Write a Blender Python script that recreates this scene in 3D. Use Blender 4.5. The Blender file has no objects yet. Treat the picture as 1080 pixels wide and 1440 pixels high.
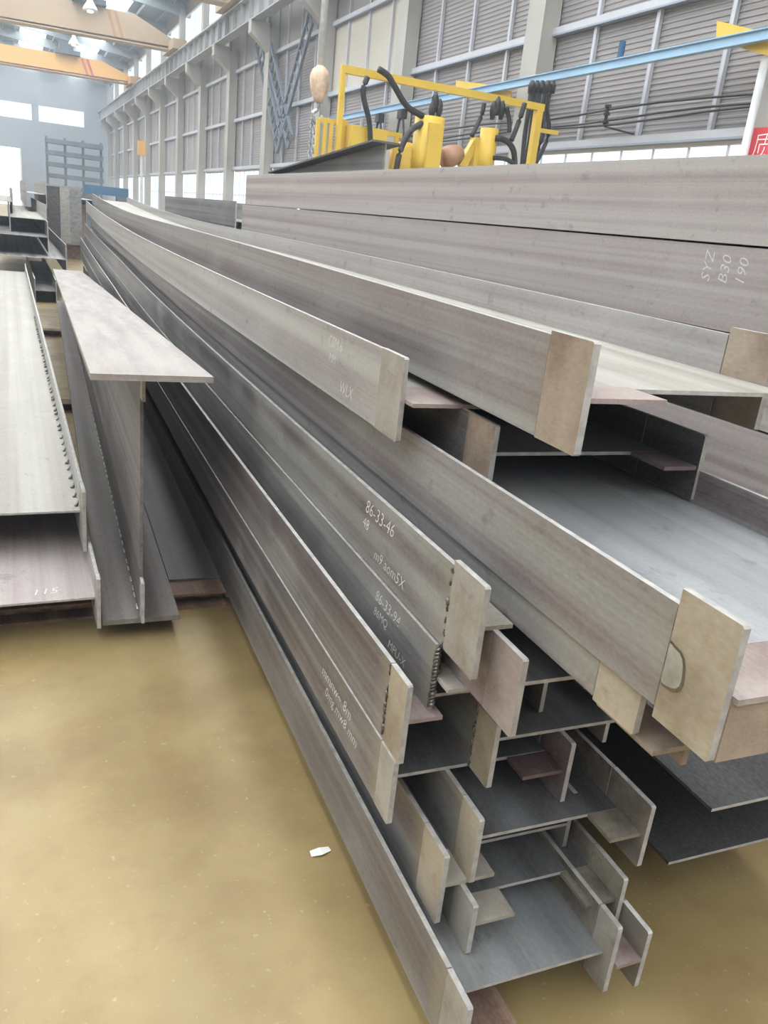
import bpy, bmesh, math, random
from mathutils import Vector, Matrix
random.seed(7)
S = bpy.context.scene
COL = S.collection
H = 1.74                       # eye height above the shop floor
F_PX = 1139.26                 # focal length in pixels of the 1080x1440 frame
PITCH, ROLL, YAW = math.radians(19.358), math.radians(-6.187), math.radians(25.656)
PILE = math.radians(-2.0)      # the middle stack lies two degrees off the wall line

# ------------------------------------------------------------------ camera
def cam_axes():
    f = Vector((math.sin(YAW)*math.cos(PITCH), math.cos(YAW)*math.cos(PITCH), -math.sin(PITCH)))
    r = Vector((math.cos(YAW), -math.sin(YAW), 0)); d = f.cross(r)
    return math.cos(ROLL)*r+math.sin(ROLL)*d, -math.sin(ROLL)*r+math.cos(ROLL)*d, f
R_, D_, F_ = cam_axes()
cam = bpy.data.cameras.new('camera'); co = bpy.data.objects.new('camera', cam); COL.objects.link(co)
cam.sensor_fit = 'VERTICAL'; cam.sensor_height = 36.0; cam.lens = 36.0*F_PX/1440.0
cam.clip_start = .05; cam.clip_end = 400
m = Matrix.Identity(4)
for i in range(3):
    m[i][0] = R_[i]; m[i][1] = -D_[i]; m[i][2] = -F_[i]
m[2][3] = H
co.matrix_world = m
S.camera = co
# ------------------------------------------------------------------ world, exposure
SKY = 1.8
SKYLIGHT = 9.5
w = bpy.data.worlds.new('overcast_sky'); S.world = w; w.use_nodes = True
w.node_tree.nodes['Background'].inputs[0].default_value = (.90, .95, 1.0, 1)
w.node_tree.nodes['Background'].inputs[1].default_value = SKY
S.view_settings.view_transform = 'Standard'; S.view_settings.look = 'None'
S.view_settings.gamma = 1; S.view_settings.use_curve_mapping = False
S.view_settings.exposure = 0.0

# ------------------------------------------------------------------ pixel rays (give directions only)
def ray(u, v): return R_*((u-540)/F_PX)+D_*((v-720)/F_PX)+F_
def px(u, v, X): d = ray(u, v); q = d*(X/d.x); return Vector((q.x, q.y, q.z+H))
def py(u, v, Y): d = ray(u, v); q = d*(Y/d.y); return Vector((q.x, q.y, q.z+H))
def pz(u, v, Z): d = ray(u, v); q = d*((Z-H)/d.z); return Vector((q.x, q.y, q.z+H))

# ------------------------------------------------------------------ materials
MATS = {}
def newmat(name):
    m = bpy.data.materials.new(name); m.use_nodes = True
    nt = m.node_tree; b = nt.nodes['Principled BSDF']; MATS[name] = m
    return m, nt, b
def N(nt, t, **k):
    n = nt.nodes.new(t)
    for a, v in k.items(): setattr(n, a, v)
    return n
def coords(nt, scale, rnd=True):
    tc = N(nt, 'ShaderNodeTexCoord'); mp = N(nt, 'ShaderNodeMapping')
    mp.inputs['Scale'].default_value = scale
    nt.links.new(tc.outputs['Object'], mp.inputs['Vector'])
    if rnd:
        oi = N(nt, 'ShaderNodeObjectInfo'); mu = N(nt, 'ShaderNodeMath', operation='MULTIPLY'); mu.inputs[1].default_value = 37.0
        cx = N(nt, 'ShaderNodeCombineXYZ')
        nt.links.new(oi.outputs['Random'], mu.inputs[0])
        for i in range(3): nt.links.new(mu.outputs[0], cx.inputs[i])
        nt.links.new(cx.outputs[0], mp.inputs['Location'])
    return mp.outputs[0]
def noise(nt, vec, scale, detail=3, rough=.55):
    n = N(nt, 'ShaderNodeTexNoise'); n.inputs['Scale'].default_value = scale
    n.inputs['Detail'].default_value = detail; n.inputs['Roughness'].default_value = rough
    nt.links.new(vec, n.inputs['Vector']); return n.outputs['Fac']
def ramp(nt, fac, stops):
    r = N(nt, 'ShaderNodeValToRGB'); e = r.color_ramp.elements
    while len(e) < len(stops): e.new(.5)
    for el, (p, c) in zip(e, stops): el.position = p; el.color = (*c, 1) if len(c) == 3 else c
    nt.links.new(fac, r.inputs[0]); return r.outputs[0]
def mixc(nt, fac, a, b, mode='MIX'):
    n = N(nt, 'ShaderNodeMix', data_type='RGBA', blend_type=mode)
    for s, v in ((n.inputs[0], fac), (n.inputs[6], a), (n.inputs[7], b)):
        if isinstance(v, (float, int)): s.default_value = v
        elif isinstance(v, tuple): s.default_value = (*v, 1)
        else: nt.links.new(v, s)
    return n.outputs[2]
def bump(nt, b, fac, strength, dist=.002):
    n = N(nt, 'ShaderNodeBump'); n.inputs['Strength'].default_value = strength; n.inputs['Distance'].default_value = dist
    nt.links.new(fac, n.inputs['Height']); nt.links.new(n.outputs[0], b.inputs['Normal'])
def steel(name, c1, c2, c3, rough=.48, metal=.25, scuff=.35, scuffc=(.52, .51, .48), heat=0.0, blot_c=.5, lines=.28, iso=False):
    m, nt, b = newmat(name)
    streak = noise(nt, coords(nt, (5, 6, 5) if iso else (12, .10, 19)), 1.0, 3, .55)
    col = ramp(nt, streak, [(.34, c1), (.48, c2), (.62, c3)])
    blot = noise(nt, coords(nt, (3, 1.3, 3)), 1.6, 4, .6)
    col = mixc(nt, ramp(nt, blot, [(.45, (0, 0, 0)), (.72, (scuff,)*3)]), col, scuffc)
    scr = noise(nt, coords(nt, (30, 30, 30) if iso else (60, .35, 95)), 1.0, 3, .6)           # rolling lines along the plate
    col = mixc(nt, ramp(nt, scr, [(.30, (lines,)*3), (.40, (0, 0, 0))]), col, tuple(x*.45 for x in c1))
    col = mixc(nt, ramp(nt, scr, [(.64, (0, 0, 0)), (.74, (lines*.7,)*3)]), col, scuffc)
    dark = noise(nt, coords(nt, (8, 5, 8)), 2.0, 5, .65)
    col = mixc(nt, ramp(nt, dark, [(.60, (0, 0, 0)), (.76, (blot_c,)*3)]), col, (.06, .05, .045))
    fine = noise(nt, coords(nt, (50, 22, 50)), 3.0, 2, .5)
    col = mixc(nt, .10, col, ramp(nt, fine, [(.3, (.12, .11, .10)), (.7, (.55, .53, .50))]))
    if heat:                                                        # straw-coloured scale at the welded end
        tc = N(nt, 'ShaderNodeTexCoord'); sp = N(nt, 'ShaderNodeSeparateXYZ'); nt.links.new(tc.outputs['Object'], sp.inputs[0])
        ad = N(nt, 'ShaderNodeMath', operation='MULTIPLY_ADD'); ad.inputs[1].default_value = .16; nt.links.new(blot, ad.inputs[0]); nt.links.new(sp.outputs['Y'], ad.inputs[2])
        col = mixc(nt, ramp(nt, ad.outputs[0], [(.08, (heat,)*3), (.15, (0, 0, 0))]), col, (.33, .295, .225))
    nt.links.new(col, b.inputs['Base Color'])
    b.inputs['Metallic'].default_value = metal
    nt.links.new(ramp(nt, blot, [(.3, (rough-.08,)*3), (.7, (rough+.12,)*3)]), b.inputs['Roughness'])
    bump(nt, b, dark, .12)
    return m
steel('flange_steel', (.112, .086, .094), (.170, .156, .155), (.245, .252, .245), rough=.44, metal=.4, heat=.6)
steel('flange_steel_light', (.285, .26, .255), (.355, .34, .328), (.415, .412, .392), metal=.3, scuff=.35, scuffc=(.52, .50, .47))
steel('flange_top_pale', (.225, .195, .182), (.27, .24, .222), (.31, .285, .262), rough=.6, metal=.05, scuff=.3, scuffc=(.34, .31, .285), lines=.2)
steel('flange_steel_wide', (.165, .122, .130), (.245, .225, .222), (.31, .318, .302), rough=.44, metal=.35, scuff=.3, scuffc=(.45, .45, .43), heat=.15)
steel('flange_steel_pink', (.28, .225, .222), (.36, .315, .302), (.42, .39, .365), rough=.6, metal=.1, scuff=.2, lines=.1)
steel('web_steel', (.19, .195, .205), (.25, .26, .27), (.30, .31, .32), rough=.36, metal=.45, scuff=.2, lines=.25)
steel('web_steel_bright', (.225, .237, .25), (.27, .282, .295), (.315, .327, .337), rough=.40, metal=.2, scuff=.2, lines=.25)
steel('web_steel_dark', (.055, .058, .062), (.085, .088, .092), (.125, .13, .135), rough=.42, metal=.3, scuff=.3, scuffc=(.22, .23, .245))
steel('web_steel_dull', (.235, .222, .185), (.295, .28, .24), (.335, .325, .29), rough=.5, metal=.1, scuff=.3, scuffc=(.40, .39, .36), lines=.15)
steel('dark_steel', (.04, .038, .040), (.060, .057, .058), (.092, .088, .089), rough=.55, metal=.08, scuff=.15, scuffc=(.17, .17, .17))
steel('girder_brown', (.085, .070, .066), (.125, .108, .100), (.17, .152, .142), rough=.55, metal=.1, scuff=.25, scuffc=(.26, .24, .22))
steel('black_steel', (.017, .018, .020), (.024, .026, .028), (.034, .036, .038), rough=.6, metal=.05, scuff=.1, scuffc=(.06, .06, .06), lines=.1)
steel('burnt_steel', (.05, .042, .035), (.13, .112, .085), (.24, .21, .155), rough=.6, metal=.15, scuff=.45, scuffc=(.36, .33, .27), blot_c=.95, iso=True)
steel('rusty_steel', (.085, .040, .024), (.14, .070, .042), (.21, .125, .08), rough=.75, metal=.0, scuff=.1, scuffc=(.3, .22, .16))
steel('brown_tab', (.17, .11, .072), (.25, .185, .132), (.32, .255, .19), rough=.7, metal=.05, scuff=.35, scuffc=(.38, .33, .27), lines=.1, iso=True)
steel('tan_tab', (.21, .16, .095), (.315, .26, .178), (.38, .325, .235), rough=.7, metal=.02, scuff=.35, scuffc=(.42, .38, .31), blot_c=.4, lines=.1, iso=True)
steel('grey_tab', (.21, .18, .145), (.285, .258, .215), (.345, .322, .278), rough=.62, metal=.1, scuff=.35, scuffc=(.41, .39, .345), blot_c=.5, lines=.1, iso=True)
steel('pink_tab', (.18, .125, .115), (.245, .18, .165), (.30, .24, .218), rough=.6, metal=.1, scuff=.2, lines=.1, iso=True)
steel('red_tab', (.08, .04, .04), (.12, .068, .068), (.17, .125, .125), rough=.55, metal=.15, scuff=.15, lines=.1, iso=True)
def plain(name, c, rough=.6, metal=0.0, var=.12, sc=3.0):
    m, nt, b = newmat(name)
    n = noise(nt, coords(nt, (1, 1, 1)), sc, 4, .6)
    lo = tuple(x*(1-var) for x in c); hi = tuple(min(1, x*(1+var)) for x in c)
    nt.links.new(ramp(nt, n, [(.3, lo), (.7, hi)]), b.inputs['Base Color'])
    b.inputs['Roughness'].default_value = rough; b.inputs['Metallic'].default_value = metal
    return m
plain('weld', (.16, .15, .14), .4, .6, .5, 60)
plain('weld_bright', (.55, .54, .52), .35, .6, .3, 80)
plain('chalk', (.62, .61, .59), .9, 0, .15, 60)
plain('edge_cut', (.36, .35, .33), .6, .15, .25, 30)
plain('heat_mark', (.30, .29, .24), .5, .1, .3, 20)
plain('heat_ring', (.12, .09, .06), .6, .1, .3, 20)
plain('cladding', (.30, .285, .285), .55, .1, .05, .6)
plain('cladding_pale', (.50, .47, .41), .6, 0, .05, .5)
plain('brace_paint', (.17, .20, .24), .6, .1, .1, .5)
plain('girt_paint', (.50, .52, .56), .45, .1, .06, 1)
plain('girt_dark', (.30, .34, .42), .5, .1, .06, 1)
plain('column_paint', (.40, .39, .36), .6, 0, .07, .8)
plain('frame_white', (.72, .74, .76), .5, 0, .05, 1)
plain('girder_paint', (.34, .35, .36), .55, .1, .1, 1)
plain('roof_sheet', (.20, .25, .29), .6, .1, .1, .4)
plain('purlin', (.26, .31, .35), .6, .1, .1, .5)
plain('crane_orange', (.70, .40, .12), .5, 0, .06, .4)
plain('crane_brown', (.42, .24, .12), .6, 0, .08, .4)
plain('crane_tan', (.44, .34, .23), .6, 0, .08, .4)
plain('stripe_red', (.50, .12, .10), .6)
plain('machine_yellow', (.68, .47, .06), .45, 0, .08, 2)
plain('rail_blue', (.34, .52, .68), .5, .1, .07, 1)
plain('clamp_blue', (.025, .12, .24), .5)
plain('black_rubber', (.025, .025, .028), .5, 0, .3, 8)
plain('motor_brown', (.42, .24, .16), .5, .2, .2, 6)
plain('rope_grey', (.66, .67, .69), .5, .3, .15, 12)
plain('hook_paint', (.72, .52, .38), .6, 0, .35, 5)
plain('chain_steel', (.42, .44, .46), .4, .6, .2, 30)
plain('sign_red', (.72, .06, .08), .5, 0, .05, 4)
plain('sign_white', (.88, .88, .88), .5, 0, .02, 4)
plain('lamp_white', (.85, .86, .88), .5, 0, .02, 4)
plain('paper', (.80, .79, .74), .8, 0, .05, 20)
plain('far_wall', (.26, .30, .34), .7, 0, .08, .2)
plain('dark_gear', (.10, .13, .16), .6, .2, .3, 1)
def floor_mat():
    m, nt, b = newmat('floor_coat')
    v = coords(nt, (1, 1, 1), False)
    n1 = noise(nt, v, .9, 5, .6); n2 = noise(nt, v, 5.5, 6, .7); n3 = noise(nt, v, 45, 3, .6)
    col = ramp(nt, n1, [(.34, (.175, .118, .048)), (.5, (.262, .193, .084)), (.66, (.318, .243, .115))])
    col = mixc(nt, ramp(nt, n2, [(.5, (0, 0, 0)), (.75, (.45,)*3)]), col, (.19, .125, .058))
    col = mixc(nt, ramp(nt, n3, [(.64, (0, 0, 0)), (.75, (.35,)*3)]), col, (.55, .48, .33))
    nt.links.new(col, b.inputs['Base Color'])
    nt.links.new(ramp(nt, n2, [(.3, (.34,)*3), (.7, (.55,)*3)]), b.inputs['Roughness'])
    bump(nt, b, n2, .05, .003)
floor_mat()
def glass_mat():
    m, nt, b = newmat('window_glass')
    t = N(nt, 'ShaderNodeBsdfTransparent'); t.inputs[0].default_value = (.93, .96, .97, 1)
    g = N(nt, 'ShaderNodeBsdfGlossy'); g.inputs['Roughness'].default_value = .08
    mx = N(nt, 'ShaderNodeMixShader'); mx.inputs[0].default_value = .06
    nt.links.new(t.outputs[0], mx.inputs[1]); nt.links.new(g.outputs[0], mx.inputs[2])
    nt.links.new(mx.outputs[0], nt.nodes['Material Output'].inputs[0])
glass_mat()
def emit(name, c, s):
    m, nt, b = newmat(name); nt.nodes.remove(b)
    e = N(nt, 'ShaderNodeEmission'); e.inputs[0].default_value = (*c, 1); e.inputs[1].default_value = s
    nt.links.new(e.outputs[0], nt.nodes['Material Output'].inputs[0])
emit('skylight_panel', (.95, .98, 1.0), SKYLIGHT)
emit('lamp_glow', (1.0, .97, .9), 5.0)

# ------------------------------------------------------------------ mesh helpers
class MB:
    def __init__(s): s.v = []; s.f = []; s.alt = ()
    def box(s, a, b):
        i = len(s.v); (x0, y0, z0), (x1, y1, z1) = a, b
        s.v += [(x, y, z) for z in (z0, z1) for y in (y0, y1) for x in (x0, x1)]
        s.f += [tuple(i+k for k in q) for q in ((0, 2, 3, 1), (4, 5, 7, 6), (0, 1, 5, 4), (2, 6, 7, 3), (0, 4, 6, 2), (1, 3, 7, 5))]
        return s
    def hexa(s, p):            # eight corners in box order
        i = len(s.v); s.v += [tuple(q) for q in p]
        s.f += [tuple(i+k for k in q) for q in ((0, 2, 3, 1), (4, 5, 7, 6), (0, 1, 5, 4), (2, 6, 7, 3), (0, 4, 6, 2), (1, 3, 7, 5))]
        return s
    def bar(s, p, q, w, h, up=(0, 0, 1)):     # square bar between two points
        p = Vector(p); q = Vector(q); d = (q-p).normalized(); up = Vector(up)
        if abs(d.dot(up)) > .99: up = Vector((0, 1, 0))
        r = d.cross(up).normalized(); u = r.cross(d)
        c = [o+r*a*w/2+u*b*h/2 for b in (-1, 1) for o in (p, q) for a in (-1, 1)]
        return s.hexa(c)
    def tube(s, pts, r, n=8, rad=None):
        pts = [Vector(p) for p in pts]; i0 = len(s.v); up = Vector((0, 0, 1))
        for k, p in enumerate(pts):
            d = (pts[min(k+1, len(pts)-1)]-pts[max(k-1, 0)]).normalized()
            a = d.cross(up) if abs(d.dot(up)) < .97 else d.cross(Vector((1, 0, 0)))
            a.normalize(); b = d.cross(a); rr = rad[k] if rad else r
            for j in range(n):
                t = 2*math.pi*j/n; s.v.append(tuple(p+a*math.cos(t)*rr+b*math.sin(t)*rr))
        for k in range(len(pts)-1):
            for j in range(n):
                a = i0+k*n+j; b = i0+k*n+(j+1) % n; s.f.append((a, b, b+n, a+n))
        s.f.append(tuple(i0+j for j in range(n))[::-1]); e = i0+(len(pts)-1)*n; s.f.append(tuple(e+j for j in range(n)))
        return s
    def prism(s, poly, x0, x1, ax='x'):       # extrude a 2-D outline along an axis
        i = len(s.v); n = len(poly)
        for x in (x0, x1):
            for a, b in poly: s.v.append({'x': (x, a, b), 'y': (a, x, b), 'z': (a, b, x)}[ax])
        s.f.append(tuple(range(i, i+n))[::-1]); s.f.append(tuple(range(i+n, i+2*n)))
        for j in range(n): s.f.append((i+j, i+(j+1) % n, i+n+(j+1) % n, i+n+j))
        return s
    def build(s, name, mat, parent=None, smooth=False):
        me = bpy.data.meshes.new(name); me.from_pydata(s.v, [], s.f)
        bm = bmesh.new(); bm.from_mesh(me); bmesh.ops.recalc_face_normals(bm, faces=bm.faces); bm.to_mesh(me); bm.free()
        me.materials.append(MATS[mat])
        if s.alt:
            me.materials.append(MATS['edge_cut'])
            for k in s.alt: me.polygons[k].material_index = 1
        if smooth:
            for p in me.polygons: p.use_smooth = True
        o = bpy.data.objects.new(name, me); COL.objects.link(o)
        if parent: o.parent = parent
        return o
def tag(o, label=None, cat=None, group=None, kind=None):
    for k, v in (('label', label), ('category', cat), ('group', group), ('kind', kind)):
        if v: o[k] = v
    return o
def empty(name, loc=(0, 0, 0), rz=0):
    o = bpy.data.objects.new(name, None); COL.objects.link(o); o.empty_display_size = .1
    o.location = loc; o.rotation_euler = (0, 0, rz); return o
def spline(pts, n=8):
    P = [Vector(p) for p in pts]; out = []
    for i in range(len(P)-1):
        a, b, c, d = P[max(i-1, 0)], P[i], P[i+1], P[min(i+2, len(P)-1)]
        for k in range(n):
            t = k/n; out.append(.5*((2*b)+(c-a)*t+(2*a-5*b+4*c-d)*t*t+(3*b-3*c+d-a)*t**3))
    return out+[P[-1]]

# ================================================================== the hall
WX = 9.5                                     # inner face of the side wall
COLY = [8.7+6.15*k for k in range(-1, 14)]     # column centres along the wall
FAR = 90.0
fl = MB().box((-18, -14, -.2), (14, FAR+.5, 0)).build('floor', 'floor_coat'); tag(fl, kind='structure')

# side wall: corrugated sheets between posts, rails, columns
wr = empty('wall_right', (WX, 0, 0)); tag(wr, kind='structure')
def corrug(y0, y1, z0, z1, pitch=.085, dep=.014):
    b = MB(); n = max(1, int((z1-z0)/pitch)); i = 0
    prof = []
    for k in range(n):
        z = z0+(z1-z0)*k/n; p = (z1-z0)/n
        prof += [(.05, z), (.05, z+p*.45), (.05-dep, z+p*.6), (.05-dep, z+p*.88)]
    prof.append((.05, z1))
    for x, z in prof: b.v += [(x, y0, z), (x, y1, z)]
    for k in range(len(prof)-1): b.f.append((2*k, 2*k+1, 2*k+3, 2*k+2))
    return b
WTOP, WSILL = H+1.66, 1.05
RAILS = [H+1.74, H+3.70, H+5.65]
def post_ys(yc): return [yc+1.45, yc+3.05, yc+4.65]
for k, yc in enumerate(COLY[:-1]):
    yn = COLY[k+1]; near = yc < 40
    segs = [yc-.001]+post_ys(yc)+[yn]
    for a, b_ in zip(segs[:-1], segs[1:]):
        for z0, z1 in ((RAILS[0], RAILS[1]), (RAILS[1], RAILS[2])):
            pale = (abs(yc-21.0) < 1.5 and z0 > RAILS[0]+.1)
            if near and not pale: corrug(a, b_, z0, z1).build('cladding_sheet', 'cladding', wr)
            else: MB().box((.03, a, z0), (.06, b_, z1)).build('cladding_sheet', 'cladding_pale' if pale else 'cladding', wr)
        MB().box((.03, a, RAILS[2]), (.06, b_, H+8.2)).build('cladding_sheet', 'cladding', wr)
    for y in post_ys(yc):
        MB().box((-.04, y-.035, RAILS[0]), (.03, y+.035, H+8.2)).build('wall_post', 'girt_paint', wr)
        if near: MB().box((-.035, y+.035, RAILS[0]), (.03, y+.055, H+8.2)).build('post_lip', 'girt_dark', wr)
    for z in RAILS:
        MB().box((-.10, yc+.2, z-.06), (.03, yn-.2, z+.05)).build('wall_rail', 'girt_paint', wr)
        MB().box((-.11, yc+.2, z-.09), (.03, yn-.2, z-.06)).build('rail_lip', 'girt_dark', wr)
    MB().box((0, yc, 0), (.24, yn, WSILL)).build('dado_wall', 'cladding_pale', wr)
for yc in COLY:
    c = MB()
    c.box((-.36, yc-.28, 0), (-.34, yc+.28, H+6.4)).box((-.02, yc-.28, 0), (.0, yc+.28, H+6.4)).box((-.34, yc-.26, 0), (-.02, yc-.23, H+6.4)).box((-.34, yc+.23, 0), (-.02, yc+.26, H+6.4))
    cc = c.build('column', 'column_paint', wr)
    MB().hexa([(-1.05, yc-.2, H+6.15), (-.35, yc-.2, H+5.6), (-1.05, yc+.2, H+6.15), (-.35, yc+.2, H+5.6), (-1.05, yc-.2, H+6.55), (-.35, yc-.2, H+6.55), (-1.05, yc+.2, H+6.55), (-.35, yc+.2, H+6.55)]).build('bracket', 'column_paint', cc)
    MB().box((-.3, yc-.22, H+6.4), (0, yc+.22, H+10)).build('upper_column', 'column_paint', cc)
# windows of the lower wall and of the clerestory
wn = 0
for k, yc in enumerate(COLY[:-1]):
    yn = COLY[k+1]; wn += 1
    e = empty('window_%d' % wn, (WX, (yc+yn)/2, WSILL)); tag(e, kind='structure')
    hw = (yn-yc)/2-.28; hh = WTOP-WSILL; nm = 7
    fr = MB().box((.02, -hw, 0), (.10, hw, .06)).box((.02, -hw, hh-.06), (.10, hw, hh)).box((.02, -hw, hh*.55), (.10, hw, hh*.55+.05))
    fr.build('window_frame', 'frame_white', e)
    for j in range(nm+1):
        y = -hw+2*hw*j/nm; MB().box((.05, y-.02, .06), (.07, y+.02, hh-.06)).build('mullion', 'frame_white', e)
    for j in range(nm):
        y = -hw+2*hw*j/nm; MB().box((.055, y+.025, .06), (.062, y+2*hw/nm-.025, hh-.06)).build('pane', 'window_glass', e)
for k, yc in enumerate(COLY[:-1]):
    yn = COLY[k+1]; wn += 1
    e = empty('window_%d' % wn, (WX, (yc+yn)/2, H+8.2)); tag(e, kind='structure')
    hw = (yn-yc)/2-.22; hh = 1.5; nm = 5
    MB().box((.02, -hw, 0), (.10, hw, .06)).box((.02, -hw, hh-.06), (.10, hw, hh)).build('window_frame', 'frame_white', e)
    for j in range(nm+1):
        y = -hw+2*hw*j/nm; MB().box((.05, y-.02, .06), (.07, y+.02, hh-.06)).build('mullion', 'frame_white', e)
    for j in range(nm):
        y = -hw+2*hw*j/nm; MB().box((.055, y+.025, .06), (.062, y+2*hw/nm-.025, hh-.06)).build('pane', 'window_glass', e)
MB().box((.0, -14, H+9.7), (.1, FAR, H+10.4)).build('eaves_wall', 'cladding', wr)

# crane runway girder along the wall
GX = WX-.85
tr = empty('trim_1', (GX, 0, H+6.55)); tag(tr, kind='structure')
MB().box((-.2, -6, 0), (.2, FAR, .05)).build('bottom_flange', 'girder_paint', tr)
MB().box((-.01, -6, .05), (.01, FAR, .80)).build('web', 'girder_paint', tr)
MB().box((-.22, -6, .80), (.22, FAR, .86)).build('top_flange', 'girder_paint', tr)
MB().box((-.04, -6, .86), (.04, FAR, .98)).build('crane_rail', 'girt_dark', tr)
sm = None
for i in range(64):
    y = 5+i*1.3
    if sm is None: sm = MB().box((-.17, -.02, .05), (-.01, .02, .80)).build('stiffener', 'girder_paint', tr); sm.location.y = y
    else: o = sm.copy(); COL.objects.link(o); o.location.y = y; o.parent = tr

# roof: two sheets per bay, rafters, purlins, daylight strips
ce = empty('ceiling', (0, 0, 0)); tag(ce, kind='structure')
RID, RX0, RX1, RZE, RZR = -4.0, -18.0, WX+.3, H+10.3, H+11.7
def rz(x): return RZE+(RZR-RZE)*(1-abs(x-RID)/(RX1-RID if x > RID else RID-RX0))
STRIPS = [(-15.5, -14.0), (-11, -9.2), (-7.2, -5.4), (-2.6, -.8), (1.6, 3.4), (5.6, 7.2)]
edges = [RX0]
for a, b_ in STRIPS: edges += [a, b_]
edges += [RX1]; edges = sorted(edges+[RID])
for a, b_ in zip(edges[:-1], edges[1:]):
    if (a, b_) in STRIPS: continue
    MB().hexa([(a, -14, rz(a)), (b_, -14, rz(b_)), (a, FAR, rz(a)), (b_, FAR, rz(b_)), (a, -14, rz(a)+.08), (b_, -14, rz(b_)+.08), (a, FAR, rz(a)+.08), (b_, FAR, rz(b_)+.08)]).build('roof_sheet', 'roof_sheet', ce)
for a, b_ in STRIPS:
    MB().hexa([(a, -14, rz(a)+.05), (b_, -14, rz(b_)+.05), (a, FAR, rz(a)+.05), (b_, FAR, rz(b_)+.05), (a, -14, rz(a)+.07), (b_, -14, rz(b_)+.07), (a, FAR, rz(a)+.07), (b_, FAR, rz(b_)+.07)]).build('daylight_strip', 'skylight_panel', ce)
for yc in COLY:
    for a, b_ in ((RX0, RID), (RID, RX1)):
        MB().bar((a, yc, rz(a)-.35), (b_, yc, rz(b_)-.35), .25, .6).build('rafter', 'purlin', ce)
for x in [-16.7, -13, -8.2, -4.6, -3.3, .4, 1.2, 3.9, 5.2, 7.7, 8.8]:
    MB().box((x-.04, -14, rz(x)-.22), (x+.04, FAR, rz(x)-.02)).build('purlin', 'purlin', ce)
# far gable wall with a lorry door and a daylight band
wf = empty('wall_far', (0, FAR, 0)); tag(wf, kind='structure')
d0, d1, dz = -3.5, 1.55, H+3.35
MB().box((-18, 0, 0), (d0, .3, H+12)).build('wall_sheet', 'far_wall', wf)
MB().box((d1, 0, 0), (WX+.4, .3, H+5.9)).build('wall_sheet', 'far_wall', wf)
MB().box((d0, 0, dz), (d1, .3, H+5.9)).build('wall_sheet', 'far_wall', wf)
MB().box((d0, 0, H+7.25), (WX+.4, .3, H+12)).build('wall_sheet', 'far_wall', wf)
MB().box((7.2, 0, H+5.9), (WX+.4, .3, H+7.25)).build('wall_sheet', 'far_wall', wf)
wn += 1
e = empty('window_%d' % wn, (0, FAR, H+5.9)); tag(e, kind='structure')
MB().box((2.6, .05, 0), (3.2, .3, 1.35)).build('window_post', 'far_wall', e)
for a, b_ in ((d0, 2.6), (3.2, 7.2)): MB().box((a, .1, 0), (b_, .11, 1.35)).build('pane', 'window_glass', e)
dr = empty('door_1', ((d0+d1)/2, FAR, 0)); tag(dr, kind='structure')
MB().box((d0-(d0+d1)/2, -.1, 0), (d0-(d0+d1)/2+.15, .1, dz)).box((d1-(d0+d1)/2-.15, -.1, 0), (d1-(d0+d1)/2, .1, dz)).build('door_frame', 'frame_white', dr)

# the walls behind the viewer's left shoulder
wl = empty('wall_left', (-18, 0, 0)); tag(wl, kind='structure')
MB().box((-.2, -14, 0), (0, FAR, WSILL)).build('dado_wall', 'cladding_pale', wl)
MB().box((-.2, -14, WTOP), (0, FAR, H+10.4)).build('cladding_sheet', 'cladding', wl)
wn += 1
e = empty('window_%d' % wn, (-18, 0, WSILL)); tag(e, kind='structure')
for k in range(17):
    y = -14+6.15*k; MB().box((-.2, y-.3, 0), (.1, y+.3, WTOP-WSILL)).build('window_post', 'column_paint', e)
    if k < 16: MB().box((-.12, y+.3, 0), (-.11, y+5.85, WTOP-WSILL)).build('pane', 'window_glass', e)
wk = MB().box((-18, -14.3, 0), (WX+.4, -14, H+11.8)).build('wall_back', 'cladding'); tag(wk, kind='structure')

# welding haze hanging in the hall
def haze_mat():
    m, nt, b = newmat('welding_haze'); nt.nodes.remove(b)
    v = N(nt, 'ShaderNodeVolumeScatter'); v.inputs['Color'].default_value = (.80, .90, 1.0, 1); v.inputs['Density'].default_value = .0038
    v.inputs['Anisotropy'].default_value = .2
    nt.links.new(v.outputs[0], nt.nodes['Material Output'].inputs['Volume'])
haze_mat()
hz_ = MB().box((-19, -15, -.5), (WX+1.0, FAR+1.5, H+13)).build('haze', 'welding_haze'); tag(hz_, 'thin bluish welding haze filling the hall', 'haze', kind='stuff')

# ================================================================== steel beams
def xf(frame, x, y):
    a = PILE if frame == 'p' else 0.0
    return x*math.cos(a)-y*math.sin(a), x*math.sin(a)+y*math.cos(a), a
def strip(x0, x1, z0, z1, y0, y1, bow, n, top=False):
    b = MB(); n = n if bow else 1
    for k in range(n+1):
        y = y0+(y1-y0)*k/n; dx, dz_ = bow(y) if bow else (0, 0)
        b.v += [(x0+dx, y, z0+dz_), (x1+dx, y, z0+dz_), (x1+dx, y, z1+dz_), (x0+dx, y, z1+dz_)]
    for k in range(n):
        for j in range(4): b.f.append((4*k+j, 4*k+(j+1) % 4, 4*k+4+(j+1) % 4, 4*k+4+j))
    b.f.append((3, 2, 1, 0)); e = 4*n; b.f.append((e, e+1, e+2, e+3))
    b.alt = tuple([4*k+2 for k in range(n)] if top else [])+(4*n,); return b
def tabplate(x0, x1, y0, y1, z0, z1, skew=0.0):
    c = .004
    b = MB().prism([(y0+c, z0), (y1, z0), (y1, z1), (y0+c, z1), (y0, z1-c), (y0, z0+c)], x0, x1, 'x'); b.alt = (4, 5, 6, 7); return b
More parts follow.
